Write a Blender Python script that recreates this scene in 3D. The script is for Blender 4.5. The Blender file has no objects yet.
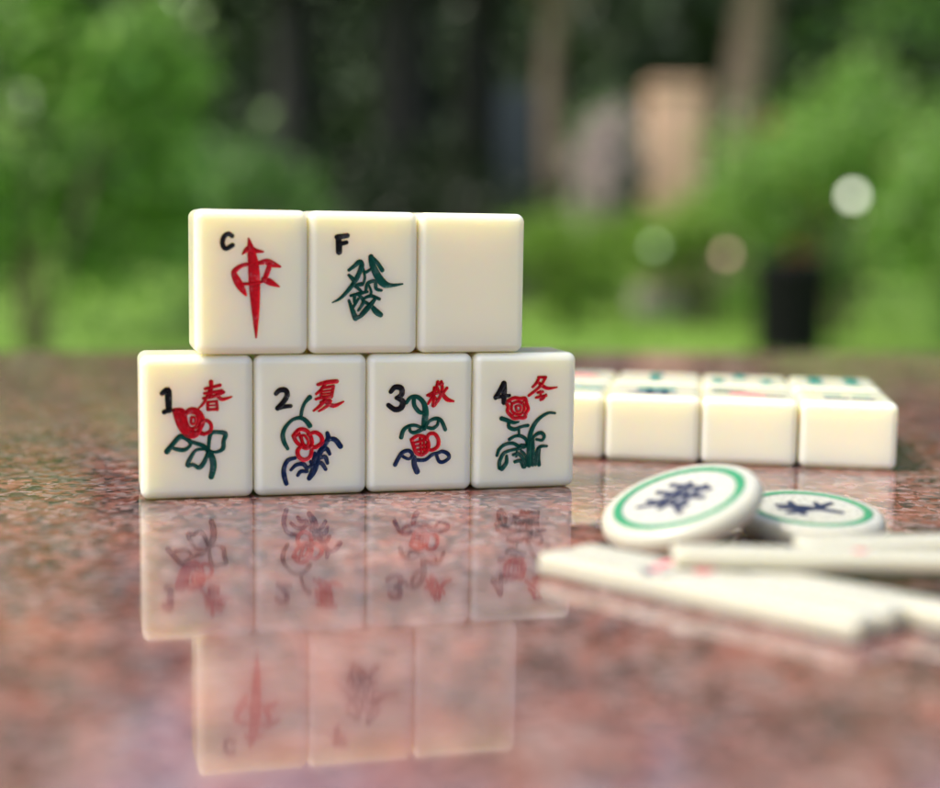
import bpy, math, random
import numpy as np
from mathutils import Vector, Matrix, Euler, noise

# ------------------------------------------------------------------ camera, light, exposure
scn = bpy.context.scene
C = scn.collection
cam_d = bpy.data.cameras.new('camera')
cam = bpy.data.objects.new('camera', cam_d); C.objects.link(cam); scn.camera = cam
F_PX = 1469.65
cam_d.sensor_width = 36.0
cam_d.lens = F_PX / 940.0 * 36.0
PITCH, ROLL = 0.11573, 0.01454
cam.location = (0, 0, 0.06567)
cam.rotation_euler = (Matrix.Rotation(math.pi / 2 - PITCH, 3, 'X') @ Matrix.Rotation(ROLL, 3, 'Z')).to_euler()
cam_d.clip_start = 0.01
cam_d.clip_end = 500
cam_d.dof.use_dof = True
cam_d.dof.focus_distance = 0.358
cam_d.dof.aperture_fstop = 5.5
cam_d.dof.aperture_blades = 0

SUN_EL, SUN_AZ = math.radians(56), math.radians(-108)      # azimuth from +Y (behind the tiles), towards -X (left)
w = bpy.data.worlds.new('World'); scn.world = w; w.use_nodes = True
nt = w.node_tree
sky = nt.nodes.new('ShaderNodeTexSky'); sky.sky_type = 'NISHITA'; sky.sun_disc = False
sky.sun_elevation = SUN_EL; sky.sun_rotation = SUN_AZ
sky.air_density = 1.0; sky.dust_density = 4.0; sky.ozone_density = 1.0
bg = nt.nodes['Background']; bg.inputs[1].default_value = 0.15
nt.links.new(sky.outputs[0], bg.inputs[0])
sd = bpy.data.lights.new('sun', 'SUN'); sd.energy = 2.15; sd.angle = math.radians(14); sd.color = (1, .95, .86)
sun = bpy.data.objects.new('sun', sd); C.objects.link(sun)
sdir = Vector((math.sin(SUN_AZ) * math.cos(SUN_EL), math.cos(SUN_AZ) * math.cos(SUN_EL), math.sin(SUN_EL)))
sun.rotation_euler = sdir.to_track_quat('Z', 'Y').to_euler()
sun.location = (0, 0, 12)
scn.view_settings.view_transform = 'Standard'
scn.view_settings.look = 'None'
scn.view_settings.exposure = 0.83
scn.view_settings.gamma = 1
scn.view_settings.use_curve_mapping = False
scn.render.engine = 'CYCLES'
scn.cycles.use_denoising = True
scn.cycles.max_bounces = 12
scn.cycles.diffuse_bounces = 10

R = random.Random(7)

# ------------------------------------------------------------------ helpers
def new_obj(name, verts, faces, mat=None, parent=None, smooth=True, loc=None):
    me = bpy.data.meshes.new(name)
    me.from_pydata([tuple(v) for v in verts], [], faces)
    me.update()
    if smooth:
        me.polygons.foreach_set('use_smooth', [True] * len(me.polygons))
    o = bpy.data.objects.new(name, me)
    C.objects.link(o)
    if mat: me.materials.append(mat)
    if parent: o.parent = parent
    if loc: o.location = loc
    return o

def thing(name, label, cat, loc=(0, 0, 0), rot=(0, 0, 0), group=None):
    o = bpy.data.objects.new(name, None); C.objects.link(o)
    o.empty_display_size = 0.02
    o.location = loc; o.rotation_euler = rot
    tag(o, label, cat, group)
    return o

def tag(o, label=None, cat=None, group=None, kind=None):
    if label: o['label'] = label
    if cat: o['category'] = cat
    if group: o['group'] = group
    if kind: o['kind'] = kind
    return o

class MB:
    """collects verts / faces of one mesh"""
    def __init__(s): s.v = []; s.f = []
    def add(s, vs, fs):
        n = len(s.v); s.v += [Vector(v) for v in vs]; s.f += [tuple(i + n for i in f) for f in fs]
    def build(s, name, mat, parent=None, smooth=True, loc=None):
        return new_obj(name, s.v, s.f, mat, parent, smooth, loc)

def rounded_box(mb, cx, cy, cz, sx, sy, sz, r, n=6, M=None, support=0.0, fine=0.0):
    """box with rounded edges as a subdivided, inflated grid"""
    hx, hy, hz = sx / 2, sy / 2, sz / 2
    def samples(h, fine=0.0):
        inner = h - r
        out = []
        for i in range(n + 1):
            out.append(-h + r * i / n)
        k = max(4, int(2 * inner / fine)) if fine else 4
        if support: out.append(-inner + support)
        for i in range(1, k):
            out.append(-inner + 2 * inner * i / k)
        if support: out.append(inner - support)
        for i in range(n + 1):
            out.append(inner + r * i / n)
        return out
    X, Y, Z = samples(hx, fine), samples(hy), samples(hz, fine)
    def rnd(p):
        # clamp to the inner box and push out by r (points spaced by tan angle)
        q = Vector((max(-hx + r, min(hx - r, p[0])), max(-hy + r, min(hy - r, p[1])), max(-hz + r, min(hz - r, p[2]))))
        d = Vector(p) - q
        # equalise the angle
        dd = Vector([math.copysign(math.tan(abs(c) / r * math.pi / 4), c) * r for c in d])
        L = dd.length
        return q + dd * (r / L) if L > 1e-12 else q
    idx = {}
    vs = []; fs = []
    def vid(p):
        k = tuple(round(c * 1e7) for c in p)
        if k not in idx:
            idx[k] = len(vs)
            v = rnd(p)
            v = v + Vector((cx, cy, cz))
            vs.append(M @ v if M else v)
        return idx[k]
    def side(A, B, f, flip):
        for i in range(len(A) - 1):
            for j in range(len(B) - 1):
                q = [vid(f(A[i], B[j])), vid(f(A[i + 1], B[j])), vid(f(A[i + 1], B[j + 1])), vid(f(A[i], B[j + 1]))]
                fs.append(tuple(reversed(q)) if flip else tuple(q))
    side(X, Y, lambda a, b: (a, b, hz), False); side(X, Y, lambda a, b: (a, b, -hz), True)
    side(X, Z, lambda a, b: (a, -hy, b), False); side(X, Z, lambda a, b: (a, hy, b), True)
    side(Y, Z, lambda a, b: (hx, a, b), False); side(Y, Z, lambda a, b: (-hx, a, b), True)
    mb.add(vs, fs)

def box(mb, x0, x1, y0, y1, z0, z1, M=None):
    vs = [Vector(p) for p in [(x0, y0, z0), (x1, y0, z0), (x1, y1, z0), (x0, y1, z0), (x0, y0, z1), (x1, y0, z1), (x1, y1, z1), (x0, y1, z1)]]
    if M: vs = [M @ v for v in vs]
    mb.add(vs, [(0, 3, 2, 1), (4, 5, 6, 7), (0, 1, 5, 4), (1, 2, 6, 5), (2, 3, 7, 6), (3, 0, 4, 7)])

def tube(mb, path, radii, seg=10, caps=True):
    rings = []
    for i, p in enumerate(path):
        p = Vector(p)
        a = Vector(path[max(i - 1, 0)]); b = Vector(path[min(i + 1, len(path) - 1)])
        t = (b - a).normalized()
        s = t.cross(Vector((0, 1, 0.01)) if abs(t.y) < .9 else Vector((1, 0, 0))).normalized()
        u = s.cross(t)
        rings.append([p + (s * math.cos(k * 2 * math.pi / seg) + u * math.sin(k * 2 * math.pi / seg)) * radii[i] for k in range(seg)])
    vs = [v for r in rings for v in r]; fs = []
    for i in range(len(rings) - 1):
        for k in range(seg):
            a = i * seg + k; b = i * seg + (k + 1) % seg
            fs.append((a, b, b + seg, a + seg))
    if caps:
        fs.append(tuple(range(seg))[::-1]); fs.append(tuple(range((len(rings) - 1) * seg, len(rings) * seg)))
    mb.add(vs, fs)

def lathe(mb, prof, seg=48, M=None, closed=False):
    vs = []; fs = []
    n = len(prof)
    for r, z in prof:
        for k in range(seg):
            a = 2 * math.pi * k / seg
            v = Vector((r * math.cos(a), r * math.sin(a), z)); vs.append(M @ v if M else v)
    for i in range(n - 1 if not closed else n):
        i2 = (i + 1) % n
        for k in range(seg):
            fs.append((i * seg + k, i * seg + (k + 1) % seg, i2 * seg + (k + 1) % seg, i2 * seg + k))
    if not closed:
        fs.append(tuple(range(seg))[::-1]); fs.append(tuple(range((n - 1) * seg, n * seg)))
    mb.add(vs, fs)

# ------------------------------------------------------------------ materials
def mat(name, base=(.5, .5, .5), rough=.5, **kw):
    m = bpy.data.materials.new(name); m.use_nodes = True
    b = m.node_tree.nodes['Principled BSDF']
    b.inputs['Base Color'].default_value = (*base, 1); b.inputs['Roughness'].default_value = rough
    for k, v in kw.items():
        b.inputs[k.replace('_', ' ')].default_value = v
    return m
def N(m, t, **kw):
    n = m.node_tree.nodes.new(t)
    for k, v in kw.items(): setattr(n, k, v)
    return n
def ramp(m, stops, interp='LINEAR'):
    n = N(m, 'ShaderNodeValToRGB'); cr = n.color_ramp; cr.interpolation = interp
    while len(cr.elements) < len(stops): cr.elements.new(.5)
    for e, (p, c) in zip(cr.elements, stops): e.position = p; e.color = (*c, 1)
    return n
def mixc(m, a, b, fac, mode='MIX'):
    n = N(m, 'ShaderNodeMix', data_type='RGBA', blend_type=mode)
    L = m.node_tree.links
    for s, x in ((n.inputs[6], a), (n.inputs[7], b), (n.inputs[0], fac)):
        if hasattr(x, 'links'): L.new(x, s)
        elif isinstance(x, tuple): s.default_value = (*x, 1)
        else: s.default_value = x
    return n.outputs[2]

def ivory(name, base, sss=.55, rough=.13):
    m = mat(name, base, rough, IOR=1.5)
    b = m.node_tree.nodes['Principled BSDF']; L = m.node_tree.links
    b.inputs['Subsurface Weight'].default_value = sss
    b.inputs['Subsurface Radius'].default_value = (1.0, .8, .36)
    b.inputs['Subsurface Scale'].default_value = .011
    tc = N(m, 'ShaderNodeTexCoord'); ns = N(m, 'ShaderNodeTexNoise'); ns.inputs['Scale'].default_value = 900
    ns.inputs['Detail'].default_value = 4
    L.new(tc.outputs['Object'], ns.inputs[0])
    mr = N(m, 'ShaderNodeMapRange'); mr.inputs[3].default_value = rough * .8; mr.inputs[4].default_value = rough * 1.5
    L.new(ns.outputs[0], mr.inputs[0]); L.new(mr.outputs[0], b.inputs['Roughness'])
    n2 = N(m, 'ShaderNodeTexNoise'); n2.inputs['Scale'].default_value = 130; L.new(tc.outputs['Object'], n2.inputs[0])
    bp = N(m, 'ShaderNodeBump'); bp.inputs['Strength'].default_value = .04; bp.inputs['Distance'].default_value = .0004
    L.new(n2.outputs[0], bp.inputs['Height']); L.new(bp.outputs[0], b.inputs['Normal'])
    return m
M_IVORY = ivory('ivory_plastic', (.88, .82, .60), .8)
M_STICK = ivory('ivory_stick_plastic', (.49, .475, .38), .5, .25)
def paint(name, base, rough=.16):
    m = mat(name, base, .3, Specular_IOR_Level=.15, Coat_Roughness=.06)
    b = m.node_tree.nodes['Principled BSDF']; L = m.node_tree.links
    tc = N(m, 'ShaderNodeTexCoord'); ns = N(m, 'ShaderNodeTexNoise'); ns.inputs['Scale'].default_value = 1100; ns.inputs['Detail'].default_value = 3
    L.new(tc.outputs['Object'], ns.inputs[0])
    L.new(mixc(m, tuple(c * .6 for c in base), tuple(min(1, c * 1.35) for c in base), ns.outputs[0]), b.inputs['Base Color'])
    n2 = N(m, 'ShaderNodeTexNoise'); n2.inputs['Scale'].default_value = 2600; n2.inputs['Detail'].default_value = 1
    L.new(tc.outputs['Object'], n2.inputs[0])
    bp = N(m, 'ShaderNodeBump'); bp.inputs['Strength'].default_value = 1.0; bp.inputs['Distance'].default_value = .00045
    L.new(n2.outputs[0], bp.inputs['Height']); L.new(bp.outputs[0], b.inputs['Coat Normal'])
    n3 = N(m, 'ShaderNodeTexNoise'); n3.inputs['Scale'].default_value = 700; L.new(tc.outputs['Object'], n3.inputs[0])
    mr = N(m, 'ShaderNodeMapRange'); mr.inputs[1].default_value = .54; mr.inputs[2].default_value = .6; L.new(n3.outputs[0], mr.inputs[0])
    L.new(mr.outputs[0], b.inputs['Coat Weight'])
    return m
P = {'red': paint('red_paint', (.56, .003, .012)), 'green': paint('green_paint', (.001, .066, .044)),
     'black': paint('black_paint', (.006, .005, .007)), 'blue': paint('navy_paint', (.004, .018, .065)),
     'jade': paint('jade_paint', (.03, .24, .18)), 'leafgreen': paint('bright_green_paint', (.03, .24, .10)),
     'pink': paint('rose_paint', (.75, .10, .14)), 'indigo': paint('indigo_paint', (.016, .02, .05))}

def granite():
    m = mat('polished_granite', (.3, .15, .12), .035, IOR=1.60)
    b = m.node_tree.nodes['Principled BSDF']; L = m.node_tree.links
    tc = N(m, 'ShaderNodeTexCoord')
    dn = N(m, 'ShaderNodeTexNoise'); dn.inputs['Scale'].default_value = 260; dn.inputs['Detail'].default_value = 3
    L.new(tc.outputs['Object'], dn.inputs[0])
    ws = N(m, 'ShaderNodeVectorMath', operation='MULTIPLY_ADD'); ws.inputs[1].default_value = (.005, .005, .005)
    L.new(dn.outputs[1], ws.inputs[0]); L.new(tc.outputs['Object'], ws.inputs[2])
    v1 = N(m, 'ShaderNodeTexVoronoi'); v1.inputs['Scale'].default_value = 400; L.new(ws.outputs[0], v1.inputs['Vector'])
    sep = N(m, 'ShaderNodeSeparateColor'); L.new(v1.outputs['Color'], sep.inputs[0])
    r1 = ramp(m, [(0, (.27, .115, .095)), (.2, (.34, .185, .155)), (.38, (.17, .065, .055)), (.50, (.28, .15, .125)), (.63, (.22, .185, .18)),
                  (.76, (.34, .28, .26)), (.88, (.06, .05, .06)), (.94, (.13, .11, .12))], 'CONSTANT')
    L.new(sep.outputs[0], r1.inputs[0])
    v2 = N(m, 'ShaderNodeTexVoronoi'); v2.inputs['Scale'].default_value = 620; L.new(ws.outputs[0], v2.inputs['Vector'])
    s2 = N(m, 'ShaderNodeSeparateColor'); L.new(v2.outputs['Color'], s2.inputs[0])
    r2 = ramp(m, [(0, (.04, .035, .045)), (.22, (.42, .36, .34)), (.34, (.5, .5, .5))], 'CONSTANT'); L.new(s2.outputs[1], r2.inputs[0])
    gt = N(m, 'ShaderNodeMath', operation='LESS_THAN'); gt.inputs[1].default_value = .34; L.new(s2.outputs[1], gt.inputs[0])
    fm = N(m, 'ShaderNodeMath', operation='MULTIPLY'); fm.inputs[1].default_value = .75; L.new(gt.outputs[0], fm.inputs[0])
    col = mixc(m, r1.outputs[0], r2.outputs[0], fm.outputs[0])
    v3 = N(m, 'ShaderNodeTexVoronoi'); v3.inputs['Scale'].default_value = 190; L.new(ws.outputs[0], v3.inputs['Vector'])
    s3 = N(m, 'ShaderNodeSeparateColor'); L.new(v3.outputs['Color'], s3.inputs[0])
    r4 = ramp(m, [(0, (.10, .045, .04)), (.10, (.40, .20, .16)), (.22, (.30, .27, .26)), (.30, (.06, .05, .06)), (.36, (.5, .5, .5))], 'CONSTANT'); L.new(s3.outputs[2], r4.inputs[0])
    g3 = N(m, 'ShaderNodeMath', operation='LESS_THAN'); g3.inputs[1].default_value = .36; L.new(s3.outputs[2], g3.inputs[0])
    f3 = N(m, 'ShaderNodeMath', operation='MULTIPLY'); f3.inputs[1].default_value = .4; L.new(g3.outputs[0], f3.inputs[0])
    col = mixc(m, col, r4.outputs[0], f3.outputs[0])
    n3 = N(m, 'ShaderNodeTexNoise'); n3.inputs['Scale'].default_value = 38; n3.inputs['Detail'].default_value = 3; L.new(tc.outputs['Object'], n3.inputs[0])
    r3 = ramp(m, [(.35, (.56, .46, .49)), (.62, (.94, .74, .71))]); L.new(n3.outputs[0], r3.inputs[0])
    col = mixc(m, col, r3.outputs[0], 1.0, 'MULTIPLY')
    L.new(col, b.inputs['Base Color'])
    rr = N(m, 'ShaderNodeTexNoise'); rr.inputs['Scale'].default_value = 25; L.new(tc.outputs['Object'], rr.inputs[0])
    mr = N(m, 'ShaderNodeMapRange'); mr.inputs[3].default_value = .015; mr.inputs[4].default_value = .10; L.new(rr.outputs[0], mr.inputs[0])
    L.new(mr.outputs[0], b.inputs['Roughness'])
    return m
M_GRANITE = granite()

def leafmat(name, c1, c2, c3=None):
    m = mat(name, c1, .5)
    b = m.node_tree.nodes['Principled BSDF']; L = m.node_tree.links
    g = N(m, 'ShaderNodeNewGeometry')
    r = ramp(m, [(0, c1), (.55, c2), (1, c3 or c2)])
    L.new(g.outputs['Random Per Island'], r.inputs[0])
    L.new(r.outputs[0], b.inputs['Base Color'])
    b.inputs['Roughness'].default_value = .28
    tr = N(m, 'ShaderNodeBsdfTranslucent'); mx = N(m, 'ShaderNodeMixShader'); mx.inputs[0].default_value = .45
    L.new(r.outputs[0], tr.inputs[0]); L.new(b.outputs[0], mx.inputs[1]); L.new(tr.outputs[0], mx.inputs[2])
    L.new(mx.outputs[0], m.node_tree.nodes['Material Output'].inputs[0])
    return m
LM_BRIGHT = leafmat('bright_leaf', (.12, .26, .035), (.22, .42, .07), (.40, .58, .18))
LM_MID = leafmat('mid_leaf', (.07, .16, .03), (.12, .26, .05), (.22, .36, .10))
LM_YELLOW = leafmat('yellow_green_leaf', (.15, .27, .03), (.22, .38, .05), (.30, .46, .08))
LM_SHADE = leafmat('shade_leaf', (.010, .018, .008), (.018, .034, .012), (.035, .06, .02))  # deep shade under the trees is put into this leaf colour
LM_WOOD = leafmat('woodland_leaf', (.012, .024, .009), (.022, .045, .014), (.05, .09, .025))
def noisy(name, c1, c2, scale, rough=.8, bump=.3, dist=.01, detail=6):
    m = mat(name, c1, rough); b = m.node_tree.nodes['Principled BSDF']; L = m.node_tree.links
    tc = N(m, 'ShaderNodeTexCoord'); ns = N(m, 'ShaderNodeTexNoise'); ns.inputs['Scale'].default_value = scale; ns.inputs['Detail'].default_value = detail
    L.new(tc.outputs['Object'], ns.inputs[0])
    r = ramp(m, [(.3, c1), (.7, c2)]); L.new(ns.outputs[0], r.inputs[0]); L.new(r.outputs[0], b.inputs['Base Color'])
    bp = N(m, 'ShaderNodeBump'); bp.inputs['Strength'].default_value = bump; bp.inputs['Distance'].default_value = dist
    L.new(ns.outputs[0], bp.inputs['Height']); L.new(bp.outputs[0], b.inputs['Normal'])
    return m
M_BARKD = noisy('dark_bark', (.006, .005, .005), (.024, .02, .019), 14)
M_BARKB = noisy('brown_bark', (.14, .095, .07), (.27, .20, .15), 9)
M_LAWN = noisy('lawn_soil_and_turf', (.16, .30, .04), (.26, .42, .07), 1.6)
M_PEACH = noisy('peach_render', (.58, .36, .25), (.66, .43, .31), 5)
M_SLATE = noisy('slate_paint', (.035, .045, .06), (.05, .06, .075), 5, .5)
M_BIN = noisy('black_bin_plastic', (.003, .003, .0035), (.006, .006, .007), 20, .7)
M_BIN.node_tree.nodes['Principled BSDF'].inputs['Specular IOR Level'].default_value = .12
M_STONE = noisy('weathered_stone', (.22, .20, .19), (.42, .38, .36), 12)
M_METAL = mat('dark_metal', (.05, .05, .05), .4, Metallic=1.0)
M_PETAL_W = leafmat('pale_petal', (.45, .38, .36), (.60, .50, .50), (.70, .62, .60))
M_PETAL_O = leafmat('orange_petal', (.55, .10, .03), (.65, .18, .06), (.6, .08, .05))

# ------------------------------------------------------------------ the granite table
TAB_YAW = math.radians(9)
table = thing('granite_table', 'polished speckled pink and grey granite table top carrying all the game pieces', 'table', (0, 0, -.75), (0, 0, TAB_YAW))
mb = MB(); rounded_box(mb, 0, .09, .75 - .02, 2.6, 1.32, .04, .008, 4, support=.001)
slab = mb.build('table_top', M_GRANITE, table)
mb = MB(); rounded_box(mb, 0, .09, .05, .8, .55, .10, .012, 3); rounded_box(mb, 0, .09, .395, .42, .30, .589, .02, 3)
mb.build('pedestal', M_STONE, table)

# ------------------------------------------------------------------ engraved paint strokes
def catmull(pts, k=5):
    if len(pts) < 3: k2 = 4
    out = []
    n = len(pts)
    for i in range(n - 1):
        p0 = pts[max(i - 1, 0)]; p1 = pts[i]; p2 = pts[i + 1]; p3 = pts[min(i + 2, n - 1)]
        for j in range(k):
            t = j / k
            out.append(tuple(.5 * ((2 * p1[a]) + (-p0[a] + p2[a]) * t + (2 * p0[a] - 5 * p1[a] + 4 * p2[a] - p3[a]) * t * t + (-p0[a] + 3 * p1[a] - 3 * p2[a] + p3[a]) * t ** 3) for a in range(3)))
    out.append(pts[-1])
    return out
def groove_depth(wd): return min(.00030, .42 * wd)
def stroke(mb, pts, place, h=.00019, carved=False):
    """pts: (u, v, width) in metres on the face; place(u, v, height) -> local point. A rounded rib of glossy paint."""
    P_ = catmull(pts)
    h = h * R.uniform(.8, 1.2)
    # round end caps
    def ext(a, b):
        d = math.hypot(a[0] - b[0], a[1] - b[1]) or 1e-9
        ux, uy = (a[0] - b[0]) / d, (a[1] - b[1]) / d
        r = a[2] / 2
        return [(a[0] + ux * r * s, a[1] + uy * r * s, a[2] * math.sqrt(max(0, 1 - s * s)) + 1e-6) for s in (.45, .8, .99)]
    P_ = list(reversed(ext(P_[0], P_[1]))) + P_ + ext(P_[-1], P_[-2])
    K = 7
    vs = []; fs = []
    for i, (x, y, wd) in enumerate(P_):
        a = P_[max(i - 1, 0)]; b = P_[min(i + 1, len(P_) - 1)]
        d = math.hypot(b[0] - a[0], b[1] - a[1]) or 1e-9
        nx, ny = -(b[1] - a[1]) / d, (b[0] - a[0]) / d
        for k in range(K):
            s = (1, .86, .45, 0, -.45, -.86, -1)[k]; e = (0, 1.0, .66, .52, .66, 1.0, 0)[k]
            if carved:
                s = (1, .88, .5, 0, -.5, -.88, -1)[k]
                vs.append(place(x + nx * s * wd / 2, y + ny * s * wd / 2, .000028 - .78 * groove_depth(wd) * (1 - abs(s) ** 3)))
                continue
            vs.append(place(x + nx * s * wd / 2, y + ny * s * wd / 2, -.00004 + h * e * min(1, wd / .0005 + .3)))
    for i in range(len(P_) - 1):
        for k in range(K - 1):
            q = i * K + k
            fs.append((q, q + K, q + K + 1, q + 1))
    mb.add(vs, fs)

def traced(origin, scale, corners, W, H, strokes):
    """strokes measured in an enlarged view of one tile -> metres on that tile's face"""
    (tlx, tly), (trx, tr_y), (blx, bly), (brx, bry) = corners
    pxmm = ((trx - tlx) / W + (bly - tly) / H) / 2
    out = []
    for s in strokes:
        wd = 14; q = []
        for p in s:
            if len(p) > 2: wd = p[2]
            x = origin[0] + p[0] / scale; y = origin[1] + p[1] / scale
            u = .5; v = .5
            for _ in range(4):
                yt = tly + (tr_y - tly) * u; yb = bly + (bry - bly) * u
                v = (yb - y) / (yb - yt)
                xl = blx + (tlx - blx) * v; xr = brx + (trx - brx) * v
                u = (x - xl) / (xr - xl)
            q.append((u * W, v * H, wd * 1.8 / scale / pxmm))
        out.append(q)
    return out

TH, TT = .034, .0186
marks_top = dict()
# each entry: crop origin, crop scale, face corners (TL, TR, BL, BR), {part name: (paint, strokes)}
def closed(*pts): return list(pts) + [pts[0][:2]]
ART = {}
ART['C'] = ((200, 220), 6.3, [(194, 209.5), (308.8, 211), (196, 354.5), (308.5, 354)], [
    ('letter', 'black', [[(198, 102, 17), (175, 90), (150, 106), (139, 140), (147, 172), (167, 180), (202, 160)]]),
    ('character', 'red', [
        [(303, 118, 6), (316, 180, 24), (333, 280, 38), (340, 400, 40), (347, 560, 28), (352, 735, 6)],
        [(265, 215, 6), (288, 190, 17), (312, 178, 20), (345, 194, 18), (395, 200, 6)],
        [(318, 275, 12), (265, 285, 14), (225, 310, 18), (212, 335, 20), (235, 385, 28), (262, 430, 24), (287, 470, 8)],
        [(350, 275, 12), (410, 262, 20), (440, 272, 26), (502, 293, 8)],
        [(435, 285, 18), (420, 330, 18), (400, 378, 16)],
        [(395, 385, 10), (330, 398, 10), (262, 400, 12)],
        [(400, 372, 20), (440, 390, 24), (495, 417, 6)]])])
ART['F'] = ((320, 225), 7.88, [(308.8, 211), (418.7, 213), (308.5, 354), (418.3, 353.5)], [
    ('letter', 'black', [[(132, 98, 24), (212, 86, 22)], [(140, 100, 24), (146, 150, 28), (147, 212, 28)], [(150, 152, 20), (205, 140, 18)]]),
    ('character', 'green', [
        [(225, 355, 14), (265, 325, 18), (308, 292, 24), (325, 320, 24), (300, 390, 22), (260, 460, 20), (200, 535, 18), (150, 580, 13), (95, 608, 5)],
        [(225, 395, 14), (262, 430, 22)],
        [(325, 330, 18), (352, 372, 14), (400, 345, 12)],
        [(398, 252, 24), (408, 310, 28), (450, 400, 34), (500, 460, 34), (560, 475, 18), (650, 464, 7)],
        [(400, 255, 20), (450, 300, 18), (487, 356, 20)],
        [(290, 470, 16), (325, 465, 20)],
        [(358, 522, 13), (372, 460, 16), (430, 442, 16), (440, 500, 16), (482, 514, 12)],
        [(240, 555, 13), (310, 537, 16), (370, 524, 12)],
        [(268, 560, 16), (270, 605, 14)],
        [(300, 545, 14), (340, 600, 18), (300, 670, 12)],
        [(225, 592, 12), (250, 660, 20), (278, 730, 26)],
        [(278, 730, 22), (330, 708, 16), (390, 640, 18), (430, 580, 16)],
        [(345, 575, 12), (400, 557, 16), (466, 582, 14)],
        [(345, 600, 14), (400, 635, 18), (440, 680, 28), (475, 705, 24)],
        [(262, 470, 14), (300, 500, 14), (330, 530, 12)], [(345, 375, 12), (350, 420, 12), (335, 470, 10)], [(300, 580, 12), (262, 640, 14)], [(380, 470, 10), (400, 520, 12), (395, 560, 12)], [(420, 590, 12), (350, 660, 12), (320, 700, 14)]])])
ART['1'] = ((155, 375), 7.165, [(139.5, 356), (254, 355.5), (141, 501), (254, 497.5)], [
    ('numeral', 'black', [[(50, 130, 20), (90, 105, 26), (95, 160, 28), (98, 250, 24)], [(65, 262, 20), (98, 250, 18), (128, 248, 12)]]),
    ('character', 'red', [
        [(400, 48, 18), (400, 80, 16), (398, 150, 14)], [(357, 97, 12), (465, 72, 14)], [(352, 130, 12), (478, 112, 14)],
        [(345, 165, 12), (420, 150, 14), (490, 122, 14)], [(395, 90, 12), (352, 190, 12), (303, 245, 7)],
        [(440, 140, 14), (478, 172, 16), (548, 155, 7)], [(376, 192, 12), (376, 246, 12)], [(440, 186, 12), (445, 246, 12)],
        [(376, 192, 10), (440, 186, 10)], [(378, 217, 8), (440, 214, 8)], [(378, 246, 12), (445, 243, 12)]]),
    ('flower', 'red', [
        closed((140, 252, 20), (185, 250), (215, 270), (250, 247), (292, 250), (325, 280), (340, 330), (320, 380), (290, 428), (245, 432), (200, 400), (165, 340)),
        closed((215, 282, 13), (245, 265), (290, 275), (310, 320), (290, 370), (250, 380), (225, 340)),
        closed((258, 300, 11), (285, 305), (285, 342), (258, 344)),
        [(168, 265, 22), (195, 330, 24), (230, 395, 22), (265, 415, 16)], [(190, 262, 12), (222, 320, 10)],
        closed((328, 335, 15), (365, 322), (398, 350), (395, 395), (355, 418), (322, 400)),
        [(262, 400, 14), (300, 412, 14), (350, 424, 12)], [(300, 350, 8), (270, 392, 10)]]),
    ('leaves', 'green', [
        [(85, 545, 24), (130, 487, 20), (183, 437, 22), (240, 465, 20), (250, 500, 13), (210, 533, 17), (150, 528, 17), (112, 512, 12)],
        [(240, 470, 14), (290, 486, 16), (345, 506, 18), (382, 545, 22), (410, 600, 26), (415, 660, 26), (400, 728, 22)],
        [(380, 540, 14), (385, 470, 15), (400, 415, 18), (440, 406, 16), (502, 418, 20), (490, 470, 17), (483, 528, 18), (430, 550, 12), (388, 540, 12)],
        [(350, 528, 12), (290, 537, 13), (252, 590, 17), (232, 643, 20), (270, 640, 15), (315, 660, 20), (350, 620, 19), (375, 555, 13)]])])
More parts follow.
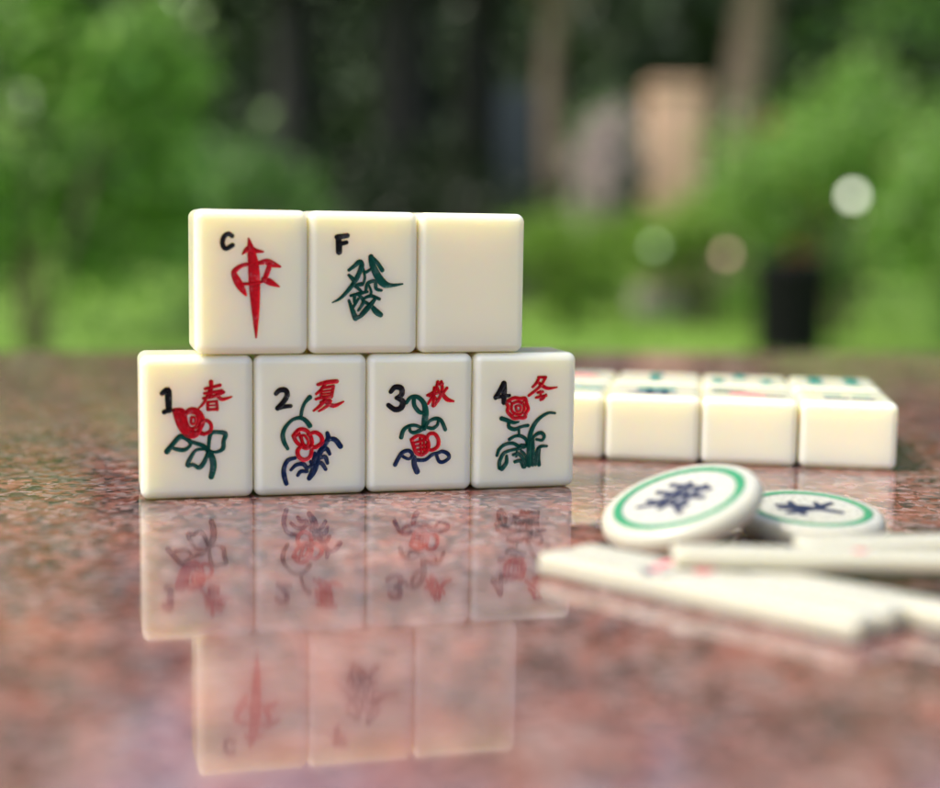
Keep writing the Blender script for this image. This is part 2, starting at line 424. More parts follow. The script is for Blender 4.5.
ART['2'] = ((268, 370), 6.57, [(254, 355.5), (367.8, 355), (254.5, 497.5), (367.5, 493.5)], [
    ('numeral', 'black', [[(52, 155, 17), (76, 133, 19), (113, 133, 20), (124, 168, 19), (95, 215, 19), (62, 250, 19)], [(62, 250, 18), (100, 240, 17), (148, 236, 14)]]),
    ('character', 'red', [
        [(325, 97, 12), (380, 83, 16), (450, 76, 16)], [(378, 86, 11), (347, 130, 12), (315, 158, 10)],
        [(350, 122, 10), (346, 178, 10)], [(350, 120, 10), (428, 107, 12)], [(428, 107, 12), (415, 178, 12)], [(350, 142, 8), (420, 133, 8)],
        [(347, 160, 8), (418, 153, 8)], [(312, 192, 10), (345, 182, 12), (418, 172, 12)], [(378, 182, 14), (345, 230, 14), (298, 267, 8)],
        [(345, 212, 10), (405, 200, 14), (392, 232, 13), (333, 270, 8)], [(372, 208, 12), (430, 235, 16), (495, 208, 7)]]),
    ('stem', 'green', [[(272, 180, 19), (240, 215, 13), (222, 260, 13), (215, 305, 13)],
                       [(273, 365, 19), (246, 331, 17), (210, 313, 15), (160, 326, 13), (116, 370, 15), (96, 420, 17), (104, 470, 17), (128, 515, 13)]]),
    ('flower', 'red', [
        closed((165, 430, 15), (203, 390), (250, 396), (280, 440), (285, 490), (252, 512), (215, 495), (183, 468)),
        closed((216, 430, 10), (240, 430), (262, 465), (257, 494), (232, 485)), [(197, 402, 11), (212, 440, 11), (228, 488, 10)],
        [(172, 440, 9), (205, 418, 9)], [(262, 421, 12), (310, 408, 15), (348, 435, 16), (352, 475, 16), (312, 505, 16), (285, 498, 14)],
        [(215, 500, 14), (193, 530, 16), (202, 570, 16), (236, 588, 16), (270, 574, 15), (284, 540, 15), (284, 502, 13)]]),
    ('leaves', 'blue', [
        [(120, 745, 17), (105, 690, 19), (105, 640, 17), (130, 592, 17), (178, 576, 13)], [(150, 655, 12), (185, 622, 15), (230, 616, 17), (255, 645, 15)],
        [(195, 690, 13), (215, 665, 15), (255, 665, 13)], [(270, 710, 18), (298, 660, 26), (315, 600, 28), (340, 540, 22), (375, 482, 20), (395, 450, 20), (388, 413, 15)],
        [(395, 450, 14), (440, 456, 19), (476, 500, 20)], [(345, 532, 12), (383, 515, 17), (405, 550, 13)], [(340, 575, 13), (375, 570, 17), (390, 610, 13)],
        [(322, 612, 12), (350, 610, 16), (378, 650, 14)], [(280, 600, 13), (296, 640, 15), (290, 680, 14)], [(262, 640, 12), (285, 628, 14)], [(305, 545, 13), (300, 600, 16)]])])
ART['3'] = ((380, 372), 7.16, [(367.8, 355), (472.2, 354), (367.5, 493.5), (471.3, 489.5)], [
    ('numeral', 'black', [[(76, 142, 18), (105, 110, 21), (148, 118, 23), (150, 163, 21), (115, 186, 16)], [(115, 186, 14), (158, 210, 23), (148, 255, 23), (105, 268, 21), (60, 238, 19)]]),
    ('stem', 'green', [
        [(185, 220, 15), (215, 182, 16), (265, 180, 18), (305, 220, 20), (320, 280, 25), (315, 340, 25), (308, 400, 22)],
        [(236, 195, 17), (241, 240, 17), (273, 283, 17), (302, 292, 13)],
        [(150, 465, 18), (165, 415, 17), (205, 385, 15), (250, 380, 13), (292, 398, 13)], [(206, 392, 12), (216, 424, 13), (250, 430, 15), (300, 404, 18)],
        [(315, 395, 15), (345, 352, 13), (390, 331, 15), (430, 345, 16), (460, 408, 16)], [(322, 392, 12), (370, 400, 15), (403, 377, 13), (410, 337, 10)]]),
    ('character', 'red', [
        [(332, 167, 11), (385, 135, 13), (405, 72, 13)], [(345, 172, 10), (402, 150, 12)], [(380, 112, 12), (374, 240, 15)], [(370, 172, 12), (338, 226, 10)],
        [(378, 172, 10), (402, 202, 11)], [(430, 72, 14), (436, 130, 14), (415, 190, 14), (382, 238, 13)], [(436, 150, 14), (470, 194, 18), (518, 208, 8)],
        [(404, 118, 12), (416, 148, 12)], [(470, 115, 12), (446, 148, 12)], [(404, 90, 10), (440, 86, 11)]]),
    ('flower', 'red', [
        closed((222, 482, 15), (265, 455), (320, 465), (342, 510), (333, 560), (295, 588), (255, 573), (238, 530)),
        [(248, 502, 10), (300, 487, 11)], [(252, 527, 10), (322, 517, 11)], [(262, 555, 10), (322, 546, 11)], [(282, 470, 10), (290, 580, 10)], [(308, 472, 9), (312, 568, 9)],
        [(325, 480, 13), (347, 442, 15), (385, 440, 15), (411, 480, 16), (407, 528, 16), (370, 554, 14), (337, 545, 12), (330, 510, 10)]]),
    ('leaves', 'blue', [
        [(108, 660, 18), (130, 615, 17), (160, 572, 17), (203, 560, 15), (229, 588, 15), (207, 618, 12), (167, 605, 13), (154, 585, 12)],
        [(235, 600, 14), (255, 624, 14), (320, 624, 15), (370, 587, 15), (410, 575, 13), (440, 564, 15), (478, 580, 17), (487, 610, 15), (450, 638, 15), (417, 634, 15), (400, 592, 13)],
        [(240, 610, 20), (243, 660, 22), (262, 708, 24)]])])
ART['4'] = ((485, 370), 7.5, [(472.2, 354), (576, 353), (471.3, 489.5), (574.5, 486)], [
    ('numeral', 'black', [[(127, 102, 24), (100, 150, 20), (66, 205, 20)], [(66, 205, 16), (110, 197, 15), (170, 190, 13)], [(130, 102, 20), (129, 170, 24), (128, 243, 20)]]),
    ('character', 'red', [
        [(385, 55, 11), (442, 55, 12)], [(393, 56, 13), (370, 100, 13), (342, 128, 10)], [(440, 58, 13), (410, 110, 13), (370, 150, 13), (315, 190, 12)],
        [(380, 88, 11), (420, 120, 15), (460, 137, 14), (528, 129, 6)], [(383, 168, 12), (420, 163, 12)], [(370, 205, 11), (445, 190, 13)], [(402, 160, 11), (406, 222, 12)], [(445, 185, 11), (420, 218, 11)]]),
    ('flower', 'red', [
        closed((165, 225, 15), (205, 207), (250, 213), (288, 211), (299, 250), (311, 290), (290, 328), (288, 353), (245, 355), (205, 358), (182, 338), (156, 310), (160, 272), (149, 250)),
        closed((190, 250, 12), (235, 236), (275, 256), (280, 300), (254, 329), (212, 324), (186, 295)), closed((217, 270, 11), (250, 266), (254, 300), (226, 305)),
        [(170, 232, 8), (196, 252, 8)], [(280, 225, 8), (265, 248, 8)], [(300, 330, 8), (272, 318, 8)], [(190, 340, 8), (212, 322, 8)]]),
    ('leaves', 'green', [
        [(112, 360, 19), (150, 372, 18), (200, 390, 15), (240, 386, 8)], [(165, 395, 15), (170, 425, 17), (210, 440, 17), (260, 421, 13), (310, 412, 15)],
        [(172, 515, 15), (215, 491, 13), (260, 490, 15), (300, 520, 15), (305, 560, 12)], [(242, 445, 12), (246, 490, 10)],
        [(515, 320, 10), (460, 320, 13), (390, 365, 17), (345, 430, 20), (326, 500, 22), (320, 600, 20), (322, 708, 20)],
        [(80, 635, 13), (96, 590, 15), (140, 553, 15), (200, 545, 15), (250, 573, 16)], [(102, 728, 18), (100, 680, 17), (130, 620, 16), (180, 597, 13), (240, 585, 13), (290, 570, 13)],
        [(152, 640, 13), (150, 690, 18), (118, 735, 20)], [(202, 630, 13), (250, 626, 16), (284, 680, 16), (288, 720, 15)], [(215, 682, 14), (258, 676, 17), (278, 720, 16)],
        [(340, 520, 12), (370, 482, 15), (410, 466, 17), (434, 490, 16), (420, 520, 13), (377, 515, 12)], [(350, 520, 14), (352, 640, 17), (350, 705, 16)],
        [(455, 565, 11), (410, 568, 15), (384, 600, 16), (372, 700, 18)], [(400, 585, 12), (393, 650, 16), (398, 705, 16)], [(260, 560, 16), (300, 563, 18)], [(262, 600, 12), (296, 640, 12), (302, 708, 13)],
        [(230, 600, 10), (225, 640, 12)]])])

def carve_face(mb, art, W):
    """sink the engraved grooves into the front face of a tile body"""
    org, sc, cor, parts = art
    V = np.array([tuple(v) for v in mb.v])
    sel = np.where(V[:, 1] < -TT / 2 + 1e-6)[0]
    U = V[sel, 0] + W / 2; Z = V[sel, 2]
    dep = np.zeros(len(sel))
    for pn, colr, st in parts:
        for s in traced(org, sc, cor, W, TH, st):
            q = catmull(s)
            for (x0, y0, w0), (x1, y1, w1) in zip(q[:-1], q[1:]):
                m = max(w0, w1) / 2 + .0001
                ok = np.where((U > min(x0, x1) - m) & (U < max(x0, x1) + m) & (Z > min(y0, y1) - m) & (Z < max(y0, y1) + m))[0]
                if not len(ok): continue
                dx, dy = x1 - x0, y1 - y0; L2 = dx * dx + dy * dy + 1e-16
                t_ = np.clip(((U[ok] - x0) * dx + (Z[ok] - y0) * dy) / L2, 0, 1)
                dist = np.hypot(U[ok] - x0 - t_ * dx, Z[ok] - y0 - t_ * dy)
                wd = w0 + (w1 - w0) * t_
                r_ = dist / (wd / 2 + .00007)
                d_ = np.where(r_ < 1, np.minimum(.00030, .42 * wd) * 1.15 * (1 - r_ ** 4), 0)
                dep[ok] = np.maximum(dep[ok], d_)
    for i, d_ in zip(sel, dep):
        if d_ > 0: mb.v[i].y += float(d_)

def standing_tile(name, label, loc, yaw, W, art=None, tilt=0):
    t = thing(name, label, 'mahjong tile', loc, (0, tilt, yaw), 'mahjong tiles stacked in a two row wall')
    mb = MB(); rounded_box(mb, 0, 0, TH / 2, W - .00003, TT, TH - .0001, .0021, 6, fine=.00011 if art else 0)
    if art:
        carve_face(mb, ART[art], W)
    mb.build('tile_body', M_IVORY, t)
    if art:
        org, sc, cor, parts = ART[art]
        place = lambda u, v, h: Vector((u - W / 2, -TT / 2 - h, v))
        for pn, colr, st in parts:
            m2 = MB()
            for s in traced(org, sc, cor, W, TH, st): stroke(m2, s, place, carved=True)
            m2.build(pn, P[colr], t)
    return t

def row_pos(ox, oy, th, a0, a1):
    a = (a0 + a1) / 2
    # face plane at (ox, oy); the tile centre is TT/2 behind it
    return (ox + a * math.cos(th) - TT / 2 * math.sin(th), oy + a * math.sin(th) + TT / 2 * math.cos(th))
AX, AY, ATH = -.07647, .33797, .25621
BX, BY, BTH = -.0641, .3405, .26878
lab = ['ivory tile with black 1, red rose and green leaves, left end of lower row',
       'ivory tile with black 2, red blossom and navy leaves, in the lower row',
       'ivory tile with black 3, red flower and looping green stem, in the lower row',
       'ivory tile with black 4, round red rose and green grass, right end of lower row']
bnd = [0, .0263, .0535, .0799, .1066]
for i in range(4):
    x, y = row_pos(AX, AY, ATH, bnd[i], bnd[i + 1])
    standing_tile('mahjong_tile', lab[i], (x, y, .00005), ATH + (-.004, .003, -.002, .004)[i], bnd[i + 1] - bnd[i], '1234'[i])
lab = ['ivory tile with black letter C and red dagger-like character, left end of upper row',
       'ivory tile with black letter F and dark green character, middle of upper row',
       'blank ivory tile without any marks, right end of upper row']
bnd = [0, .0266, .0532, .0801]
for i in range(3):
    x, y = row_pos(BX, BY, BTH, bnd[i], bnd[i + 1])
    standing_tile('mahjong_tile', lab[i], (x, y, TH + .0001), BTH + (.003, -.003, .002)[i], bnd[i + 1] - bnd[i], ('C', 'F', None)[i])

# ------------------------------------------------------------------ face-up tiles behind, two rows
CX, CY, CTH = .03774, .40774, -.154
WB = .0266
def bar(x0, y0, x1, y1, w=.0016): return [(x0, y0, w), ((x0 + x1) / 2, (y0 + y1) / 2, w), (x1, y1, w)]
def bamboo(x, y, l=.0075, wd=.0022): return [(x, y - l / 2, wd), (x, y - l / 6, wd * .75), (x, y, wd), (x, y + l / 6, wd * .75), (x, y + l / 2, wd)]
FLAT = {   # (row, column): label, parts;  u along the row, v away from the viewer, metres
    (0, 0): ('face-up ivory tile with green strip, front row, partly hidden behind the standing tiles', [('jade_mark', 'jade', [bar(.016, .021, .024, .021), bar(.015, .014, .024, .014), bar(.004, .018, .010, .018)])]),
    (0, 1): ('face-up ivory tile with dark navy and teal marks, front row beside half-hidden tile', [('navy_mark', 'blue', [bar(.007, .008, .019, .0078, .0022), bar(.009, .012, .017, .012, .002), bar(.012, .006, .012, .015), bar(.016, .006, .016, .015)]), ('jade_mark', 'jade', [bar(.010, .018, .018, .018, .003), bar(.009, .022, .019, .022, .0018)])]),
    (0, 2): ('face-up ivory tile with pink mark between dark strokes, front row', [('jade_mark', 'green', [bar(.004, .016, .010, .0145, .0018), bar(.004, .023, .012, .022, .0014)]), ('rose_mark', 'pink', [bar(.0095, .0125, .0165, .0095, .0034), bar(.011, .014, .015, .012, .002)]), ('navy_mark', 'blue', [bar(.0175, .009, .0225, .008, .0018)])]),
    (0, 3): ('face-up ivory tile with small dark marks, front row, cut by the right edge', [('navy_mark', 'blue', [bar(.008, .008, .013, .008, .002), bar(.0155, .008, .020, .0075, .002)]), ('jade_mark', 'jade', [bar(.008, .016, .012, .016, .0012), bar(.016, .016, .020, .016, .0012)])]),
    (1, 0): ('face-up ivory tile with red mark, back row, partly hidden behind the standing tiles', [('rose_mark', 'pink', [bar(.010, .014, .020, .014, .003), bar(.012, .020, .019, .020, .002)]), ('jade_mark', 'jade', [bar(.008, .026, .020, .026, .002)])]),
    (1, 1): ('face-up ivory tile with one small green mark, back row', [('jade_mark', 'jade', [bamboo(.0125, .022, .010, .0042), bamboo(.0125, .011, .006, .003)])]),
    (1, 2): ('face-up ivory tile with three green bamboo marks, back row', [('jade_mark', 'jade', [bamboo(.0118, .025, .009, .0038), bamboo(.005, .012, .010, .0036), bamboo(.0195, .012, .010, .0036)])]),
    (1, 3): ('face-up ivory tile with two broad green marks, back row, cut by the right edge', [('jade_mark', 'jade', [bamboo(.008, .020, .016, .0048), bamboo(.019, .020, .016, .0048)])]),
}
for (rw, col), (lb, parts) in FLAT.items():
    a = (col - .5) * WB; b = (rw + .5) * (TH + .0004) + R.uniform(-.0002, .0002)
    x = CX + a * math.cos(CTH) - b * math.sin(CTH); y = CY + a * math.sin(CTH) + b * math.cos(CTH)
    t = thing('mahjong_tile', lb, 'mahjong tile', (x, y, .00005), (0, 0, CTH + R.uniform(-.006, .006)), 'mahjong tiles lying face up in a double row')
    m2 = MB(); rounded_box(m2, 0, 0, TT / 2, WB - .0003, TH - .0003, TT, .0021, 6)
    m2.build('tile_body', M_IVORY, t)
    for pn, colr, st in parts:
        m3 = MB()
        for s in st: stroke(m3, s, lambda u, v, h: Vector((u - WB / 2, v - TH / 2, TT + h)))
        m3.build(pn, P[colr], t)

# ------------------------------------------------------------------ round counters
def counter(label, loc, nrm, spin, rad, glyph, th=.0052):
    q = Vector(nrm).normalized().to_track_quat('Z', 'Y')
    e = (q.to_matrix() @ Matrix.Rotation(spin, 3, 'Z')).to_euler()
    t = thing('round_counter', label, 'game counter', loc, e, 'round mahjong counters')
    mb = MB(); prof = [(rad * .3, -th), (rad - .0022, -th)]
    for i in range(1, 12):
        a = -math.pi / 2 + math.pi * i / 12
        prof.append((rad - .0022 + .0022 * math.cos(a), -th / 2 + th / 2 * math.sin(a)))
    prof += [(rad - .0022, 0), (rad - .0032, -.0001), (rad * .3, -.0002)]
    lathe(mb, prof, 72); mb.build('counter_disc', M_STICK, t)
    mb = MB(); rr = rad * .765; pr = []
    for i in range(10):
        a = 2 * math.pi * i / 10
        pr.append((rr + .001 * math.cos(a), -.0001 + .00018 * math.sin(a)))
    lathe(mb, pr, 72, closed=True); mb.build('painted_ring', P['leafgreen'], t)
    mb = MB()
    for s in glyph: stroke(mb, [(a * rad, b * rad, c * rad) for a, b, c in [(p[0] * .85, p[1] * .85, p[2] * .85) for p in s]], lambda u, v, h: Vector((u, v, -.00015 + h)))
    mb.build('character', P['indigo'], t)
    return t
g1 = [[(-.42, .30, .10), (.30, .34, .10)], [(-.46, .05, .10), (.38, .10, .11)], [(-.40, -.22, .10), (.30, -.16, .10)], [(-.15, .42, .10), (-.20, -.20, .10)],
      [(.15, .42, .10), (.16, -.16, .10)], [(-.02, .2, .09), (-.05, -.35, .11)], [(-.42, -.42, .09), (-.15, -.22, .1)], [(.38, -.38, .1), (.12, -.2, .1)]]
g2 = [[(-.45, .18, .11), (.0, .05, .13), (.42, -.22, .12)], [(-.42, -.25, .11), (.05, .0, .12), (.45, .28, .10)], [(-.2, .35, .1), (-.2, -.3, .12)], [(.2, .3, .1), (.22, -.1, .1)], [(-.48, .0, .1), (.1, -.05, .1)]]
counter('pale round counter with green ring, tilted up in front of the flat counter', (.0432, .298, .0104), (-.309, -.179, .934), math.radians(8), .0170, g1)
counter('pale round counter with green ring lying nearly flat behind the tilted counter', (.0738, .313, .0056), (.02, -.09, .995), math.radians(-6), .0163, g2)

# ------------------------------------------------------------------ counting sticks
def stick(label, p0, p1, z, wd=.0076, th=.0042, dots=(), roll=0, tiltz=0):
    p0 = Vector((p0[0], p0[1])); p1 = Vector((p1[0], p1[1])); d = p1 - p0
    yaw = math.atan2(d.y, d.x); L_ = d.length; c = (p0 + p1) / 2
    t = thing('counting_stick', label, 'counting stick', (c.x, c.y, z), (roll, tiltz, yaw), 'loose counting sticks')
    mb = MB(); rounded_box(mb, 0, 0, th / 2, L_, wd, th, .0011, 4)
    mb.build('stick_body', M_STICK, t)
    for colr in sorted({d_[2] for d_ in dots}):
        mb = MB()
        for (u, v, c_) in dots:
            if c_ != colr: continue
            prof = [(.0013, 0), (.0012, .00008), (.0005, .00012)]
            lathe(mb, prof, 14, Matrix.Translation((u, v, th - .00003)))
        mb.build('painted_dots', P[colr], t)
    return t
dA = Vector((.737, -.676)); nA = Vector((.676, .737))
def along(s, o): v = Vector((.0131, .2712)) + dA * s + nA * o; return (v.x, v.y)
D1 = [(-.010, .0020, 'pink'), (-.0085, -.0018, 'blue'), (-.006, .0, 'blue'), (-.0105, .0, 'blue')]
D2 = [(-.012, -.0018, 'pink'), (-.0125, .0006, 'pink'), (-.0035, -.0018, 'pink'), (-.0035, .0004, 'pink')]
stick('pale counting stick nearest the viewer, on the granite in front of the other sticks', along(0, .0036), along(.066, .0036), .00005, dots=D1)
stick('pale counting stick lying against the nearest one, its tip under the tilted counter', along(.001, .0112), along(.067, .0114), .00005, dots=D2)
stick('pale counting stick lying third from the viewer beneath the crosswise sticks', along(.030, .0188), along(.096, .0195), .00005)
stick('pale counting stick lying crosswise on top of the pile', (.0372, .2622), (.103, .2600), .0044, th=.0034, dots=[(.001, 0, 'pink')])
stick('pale counting stick slanting behind the crosswise one, beside the flat counter', (.062, .2705), (.126, .2800), .0044, th=.0034)

# ------------------------------------------------------------------ garden
GZ = -.75
def leaf_cloud(mb, n, size, fn, rng, flat=.35):
    for _ in range(n):
        p = fn(rng)
        if p is None: continue
        e = Euler((rng.uniform(-1.1, 1.1), rng.uniform(-1.1, 1.1), rng.uniform(0, 6.28))).to_matrix()
        s = size * rng.uniform(.6, 1.4)
        vs = [p + e @ Vector(q) * s for q in ((-.5, 0, 0), (0, -.28, .07), (.55, 0, -.05), (0, .28, .07))]
        mb.add(vs, [(0, 1, 2), (0, 2, 3)])
def clumpy(c, rx, ry, rz, nclump, rng, spread=.38):
    cl = []
    for _ in range(nclump):
        d = Vector((rng.gauss(0, 1), rng.gauss(0, 1), rng.gauss(0, 1))).normalized() * rng.uniform(.45, 1.0)
        cl.append((Vector((c[0] + d.x * rx, c[1] + d.y * ry, c[2] + d.z * rz)), rng.uniform(.6, 1.3)))
    def f(r):
        k, s = r.choice(cl)
        d = Vector((r.gauss(0, 1), r.gauss(0, 1), r.gauss(0, 1))) * spread * .55 * s
        p = k + Vector((d.x * rx, d.y * ry, d.z * rz * .9))
        return p if p.z > .02 else None
    return f
def shrub(name, label, x, y, rx, rz, n, lm, seed, leaf=.075, ry=None, petals=None, np_=0, zc=None, cat='shrub', group='garden shrubs behind the lawn'):
    rng = random.Random(seed); t = thing(name, label, cat, (x, y, GZ), group=group)
    mb = MB(); zc = zc if zc is not None else rz
    leaf_cloud(mb, n, leaf, clumpy((0, 0, zc), rx, ry or rx * .7, rz, 18, rng), rng)
    mb.build('foliage', lm, t, smooth=False)
    mb = MB()
    for k in range(7):
        a = rng.uniform(0, 6.28); e = Vector((math.cos(a) * rx * .6, math.sin(a) * rx * .45, zc * rng.uniform(.8, 1.3)))
        tube(mb, [(0, 0, 0), e * .4 + Vector((0, 0, .05)), e], [.025, .017, .006], 6)
    mb.build('stem', M_BARKB, t)
    if petals:
        mb = MB(); leaf_cloud(mb, np_, leaf * 1.1, clumpy((0, -.15, zc), rx * .95, (ry or rx * .7), rz, 14, rng, .3), rng)
        mb.build('blossom', petals, t, smooth=False)
    return t
def tree(label, x, y, tr, th, cr, cz, crz, n, lm, bark, seed, leaf=.13, lean=0.0, group='garden trees'):
    rng = random.Random(seed); t = thing('tree', label, 'tree', (x, y, GZ), group=group)
    mb = MB()
    path = [(lean * (z / th) ** 1.3 + .05 * math.sin(z * 2.1 + seed), .04 * math.cos(z * 1.7 + seed), z) for z in [th * k / 8 for k in range(9)]]
    tube(mb, path, [tr * (1.35 if k == 0 else 1 - .055 * k) for k in range(9)], 14)
    top = Vector(path[6])
    for k in range(7):
        a = k * .9 + rng.random(); b = Vector(path[5 + k % 4])
        e = b + Vector((math.cos(a) * cr * .7, math.sin(a) * cr * .7, crz * rng.uniform(.2, .8)))
        m_ = b.lerp(e, .5) + Vector((0, 0, .2))
        tube(mb, [b, m_, e], [tr * .35, tr * .22, tr * .06], 8)
    mb.build('trunk', bark, t)
    mb = MB(); leaf_cloud(mb, n, leaf, clumpy((lean, 0, cz), cr, cr, crz, 26, rng, .34), rng)
    mb.build('crown', lm, t, smooth=False)
    return t

# ground
mb = MB(); nx = 40
vs = []; fs = []
ys = [-60, -20, -6, -2, 0, 2, 4, 6, 8, 10, 12, 15, 18, 22, 28, 40, 80, 200, 400]; xs = [-300, -80, -30, -15, -10, -7, -5, -3, -1.5, 0, 1.5, 3, 5, 7, 10, 15, 30, 80, 300]
for yy in ys:
    for xx in xs: vs.append((xx, yy, 0))
for j in range(len(ys) - 1):
    for i in range(len(xs) - 1):
        a = j * len(xs) + i; fs.append((a, a + 1, a + 1 + len(xs), a + len(xs)))
g = new_obj('ground', vs, fs, M_LAWN, None, True, (0, 0, GZ)); tag(g, kind='structure')
# grass blades on the lawn that the photograph looks over
rng = random.Random(3); mb = MB()
for _ in range(22000):
    y = 5 + 13 * rng.random() ** .9; x = rng.uniform(-.5, .5) * y * 1.0
    h = rng.uniform(.03, .075); a = rng.uniform(0, 3.14); dx, dy = math.cos(a) * .012, math.sin(a) * .012
    lx, ly = rng.uniform(-.03, .03), rng.uniform(-.03, .03)
    mb.add([(x - dx, y - dy, 0), (x + dx, y + dy, 0), (x + lx, y + ly, h)], [(0, 1, 2)])
o = mb.build('grass', LM_YELLOW, None, False, (0, 0, GZ)); tag(o, 'bright green mown grass of the lawn', 'grass', kind='stuff')

# woodland closing the view
rng = random.Random(11); mb = MB()
def wood(r):
    x = r.uniform(-24, 24); y = 23 + r.uniform(0, 4)
    top = 8.5 + 1.5 * noise.noise(Vector((x * .35, 0, 3)))
    return Vector((x, y, top * r.random() ** .8))
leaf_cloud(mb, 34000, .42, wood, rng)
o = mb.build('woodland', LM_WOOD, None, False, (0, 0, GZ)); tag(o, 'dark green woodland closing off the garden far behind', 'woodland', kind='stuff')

vs = []; fs = []  # green slope added behind the woodland to block sky showing through its gaps
for j in range(9):
    for i in range(41):
        x = -60 + 3 * i; y = 30 + 4 * j; z = 17 * math.sin(min(1, j / 5) * math.pi / 2) + 1.5 * noise.noise(Vector((x * .1, y * .1, 0))) * (j > 0)
        vs.append((x, y, z - .1))
for j in range(8):
    for i in range(40):
        a = j * 41 + i; fs.append((a, a + 1, a + 42, a + 41))
g = new_obj('sky_block_hill', vs, fs, noisy('sky_block_green', (.015, .03, .01), (.04, .075, .02), 1.2), None, True, (0, 0, GZ)); tag(g, kind='structure')

shrub('shrub', 'tall bright green leafy shrub at the far left of the garden', -2.25, 7.6, .80, .95, 3600, LM_BRIGHT, 21, .12, zc=1.15)
shrub('shrub', 'mid green shrub standing left of the dark tree trunks', -1.62, 9.6, .62, .62, 3000, LM_MID, 22, .08, zc=.75)
shrub('shrub', 'clipped shrub coloured very dark as the shade below the dark trees', -.8, 15.0, 2.1, .9, 7000, LM_SHADE, 23, .10, zc=.9)
shrub('shrub', 'low yellow green shrub just right of the blank tile', .72, 11.5, .52, .42, 2800, LM_YELLOW, 24, .07, zc=.55)
shrub('flowering_shrub', 'pale blossoming shrub behind the low yellow green shrub', 1.22, 12.9, .36, .62, 2200, LM_MID, 25, .08, zc=1.25, petals=M_PETAL_W, np_=2200)
shrub('shrub', 'mid green shrub in front of the peach pillar', 1.80, 11.8, .62, .46, 3200, LM_YELLOW, 26, .08, zc=.62)
shrub('shrub', 'rounded bright green shrub at the foot of the brown tree trunk', 2.35, 11.2, .50, .34, 2400, LM_BRIGHT, 27, .07, zc=.42)
shrub('flowering_shrub', 'large green shrub with orange flowers above the black bin', 2.75, 11.0, .85, .85, 5200, LM_BRIGHT, 28, .08, zc=1.15, petals=M_PETAL_O, np_=60)
shrub('shrub', 'bright green shrub at the far right beyond the bin', 3.35, 9.9, .62, .75, 3600, LM_BRIGHT, 29, .08, zc=.9)

tree('thick black tree trunk standing left of the others, dark crown', -1.95, 15.8, .30, 4.6, 2.0, 5.2, 1.8, 5200, LM_SHADE, M_BARKD, 41)
tree('thick black tree trunk in the middle of the dark group', -.80, 16.2, .40, 5.0, 2.1, 5.4, 1.9, 5200, LM_SHADE, M_BARKD, 42, lean=.1)
tree('black tree trunk at the right of the dark group', .0, 17.4, .33, 5.2, 2.0, 5.6, 1.9, 5200, LM_SHADE, M_BARKD, 43, lean=.2)
tree('slender brown tree rising beside the slate cabinet', .80, 15.0, .14, 4.4, 1.5, 5.0, 1.6, 3600, LM_MID, M_BARKB, 44)
tree('thick pale brown tree trunk beside the peach pillar', 2.62, 14.6, .27, 5.0, 2.2, 5.2, 1.7, 5200, LM_MID, M_BARKB, 45, lean=.15)
tree('leafy green tree at the far left of the garden', -4.0, 10.2, .16, 3.6, 1.7, 3.9, 1.5, 6500, LM_BRIGHT, M_BARKB, 46, leaf=.12)
tree('leafy green tree at the far right of the garden', 4.5, 12.0, .18, 3.8, 1.9, 4.0, 1.6, 6500, LM_MID, M_BARKB, 47, leaf=.12)

# peach rendered pillar
t = thing('garden_pillar', 'tall peach rendered pillar with stone cap behind the shrubs', 'pillar', (1.83, 13.6, GZ))
mb = MB(); rounded_box(mb, 0, 0, 1.0, .47, .47, 2.0, .02, 2); mb.build('shaft', M_PEACH, t)
mb = MB(); rounded_box(mb, 0, 0, 0.11, .62, .62, .22, .03, 2); mb.build('plinth', M_STONE, t)
mb = MB(); rounded_box(mb, 0, 0, 2.05, .52, .52, .10, .03, 2); mb.build('cap', M_PEACH, t)
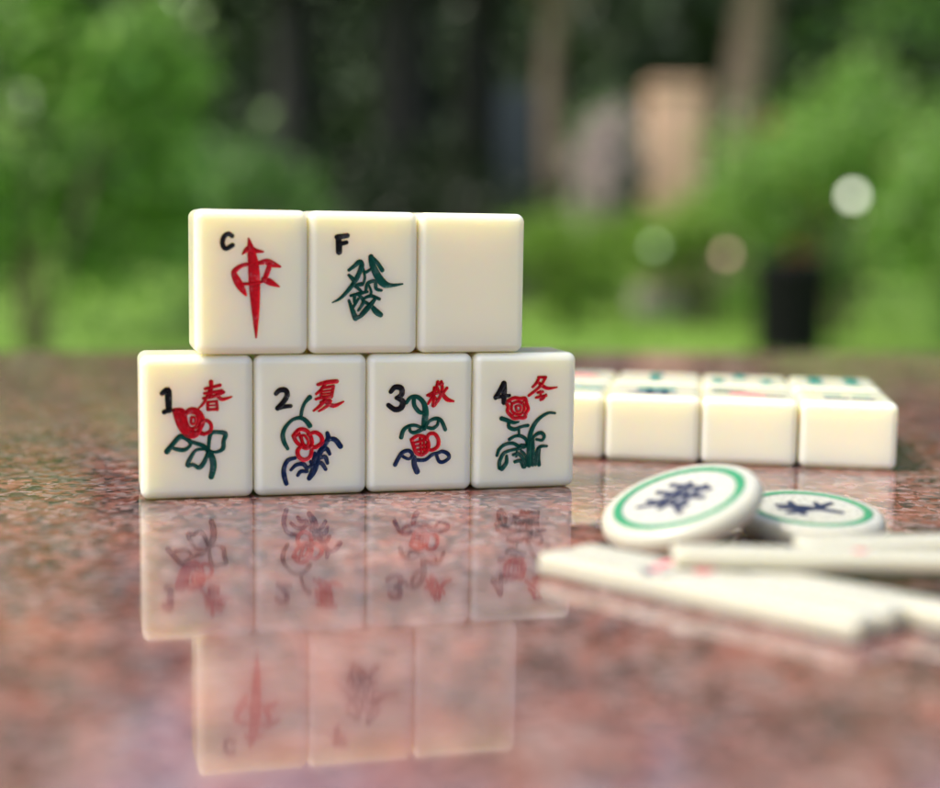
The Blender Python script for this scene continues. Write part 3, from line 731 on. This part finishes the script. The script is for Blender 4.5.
# slate cabinet
t = thing('utility_cabinet', 'slate grey utility cabinet standing by the slender brown tree', 'cabinet', (.46, 15.6, GZ))
mb = MB(); rounded_box(mb, 0, 0, 1.15, .40, .40, 2.1, .02, 2); mb.build('cabinet_body', M_SLATE, t)
mb = MB(); rounded_box(mb, 0, -.207, 1.15, .34, .012, 1.9, .005, 2); mb.build('door', M_SLATE, t)
mb = MB(); rounded_box(mb, 0, 0, .05, .46, .46, .10, .01, 2); mb.build('foot', M_STONE, t)
mb = MB(); tube(mb, [(.12, -.225, 1.05), (.12, -.235, 1.2)], [.01, .01], 8); mb.build('handle', M_METAL, t)
# litter bin
t = thing('litter_bin', 'black plastic litter bin standing on the lawn at the right', 'litter bin', (2.0, 9.2, GZ))
mb = MB(); lathe(mb, [(.10, 0), (.212, 0), (.216, .02), (.228, .56), (.232, .57), (.222, .57), (.2, .05), (.05, .04)], 40); mb.build('bin_body', M_BIN, t)
mb = MB(); lathe(mb, [(.02, .63), (.15, .628), (.222, .615), (.238, .59), (.239, .565), (.233, .560)], 40); mb.build('lid', M_BIN, t)
mb = MB(); tube(mb, [(-.07, 0, .622), (-.05, 0, .65), (.05, 0, .65), (.07, 0, .622)], [.009] * 4, 8); mb.build('handle', M_BIN, t)
# glowing globes on stakes, added to give the blurred discs of leaf glints
def glintmat(name, c, s):
    m = mat(name, c, .3); b = m.node_tree.nodes['Principled BSDF']; b.inputs['Emission Color'].default_value = (*c, 1); b.inputs['Emission Strength'].default_value = s
    return m
def glint_globe(label, x, y, z, c, s, r=.03):
    t = thing('glint_globe', label, 'garden lamp', (x, y, GZ), group='small glowing globes added for glints in the garden')
    mb = MB(); h = z - GZ
    tube(mb, [(0, 0, -.05), (0, 0, h - r * .9)], [.006, .006], 8); lathe(mb, [(.004, h - r * 1.25), (r * .6, h - r * 1.1), (r * .6, h - r * .8), (.004, h - r * .8)], 16); mb.build('stake', M_METAL, t)
    mb = MB(); lathe(mb, [(r * math.sin(math.pi * k / 12) + 1e-5, h - r * math.cos(math.pi * k / 12)) for k in range(13)], 24); mb.build('globe', glintmat('glint_glow', c, s), t)
glint_globe('small white glowing globe added for a glint among the shrubs at the far right', 1.985, 7.75, .235, (1, 1, .85), 2.2)
glint_globe('small pinkish glowing globe added for a leaf glint on the right side of the pale blossom shrub', 1.655, 9.6, -.115, (1, .62, .5), .9)
glint_globe('small greenish white glowing globe added for a leaf glint left of the pinkish one', 1.19, 9.6, -.07, (.8, 1, .6), .3)
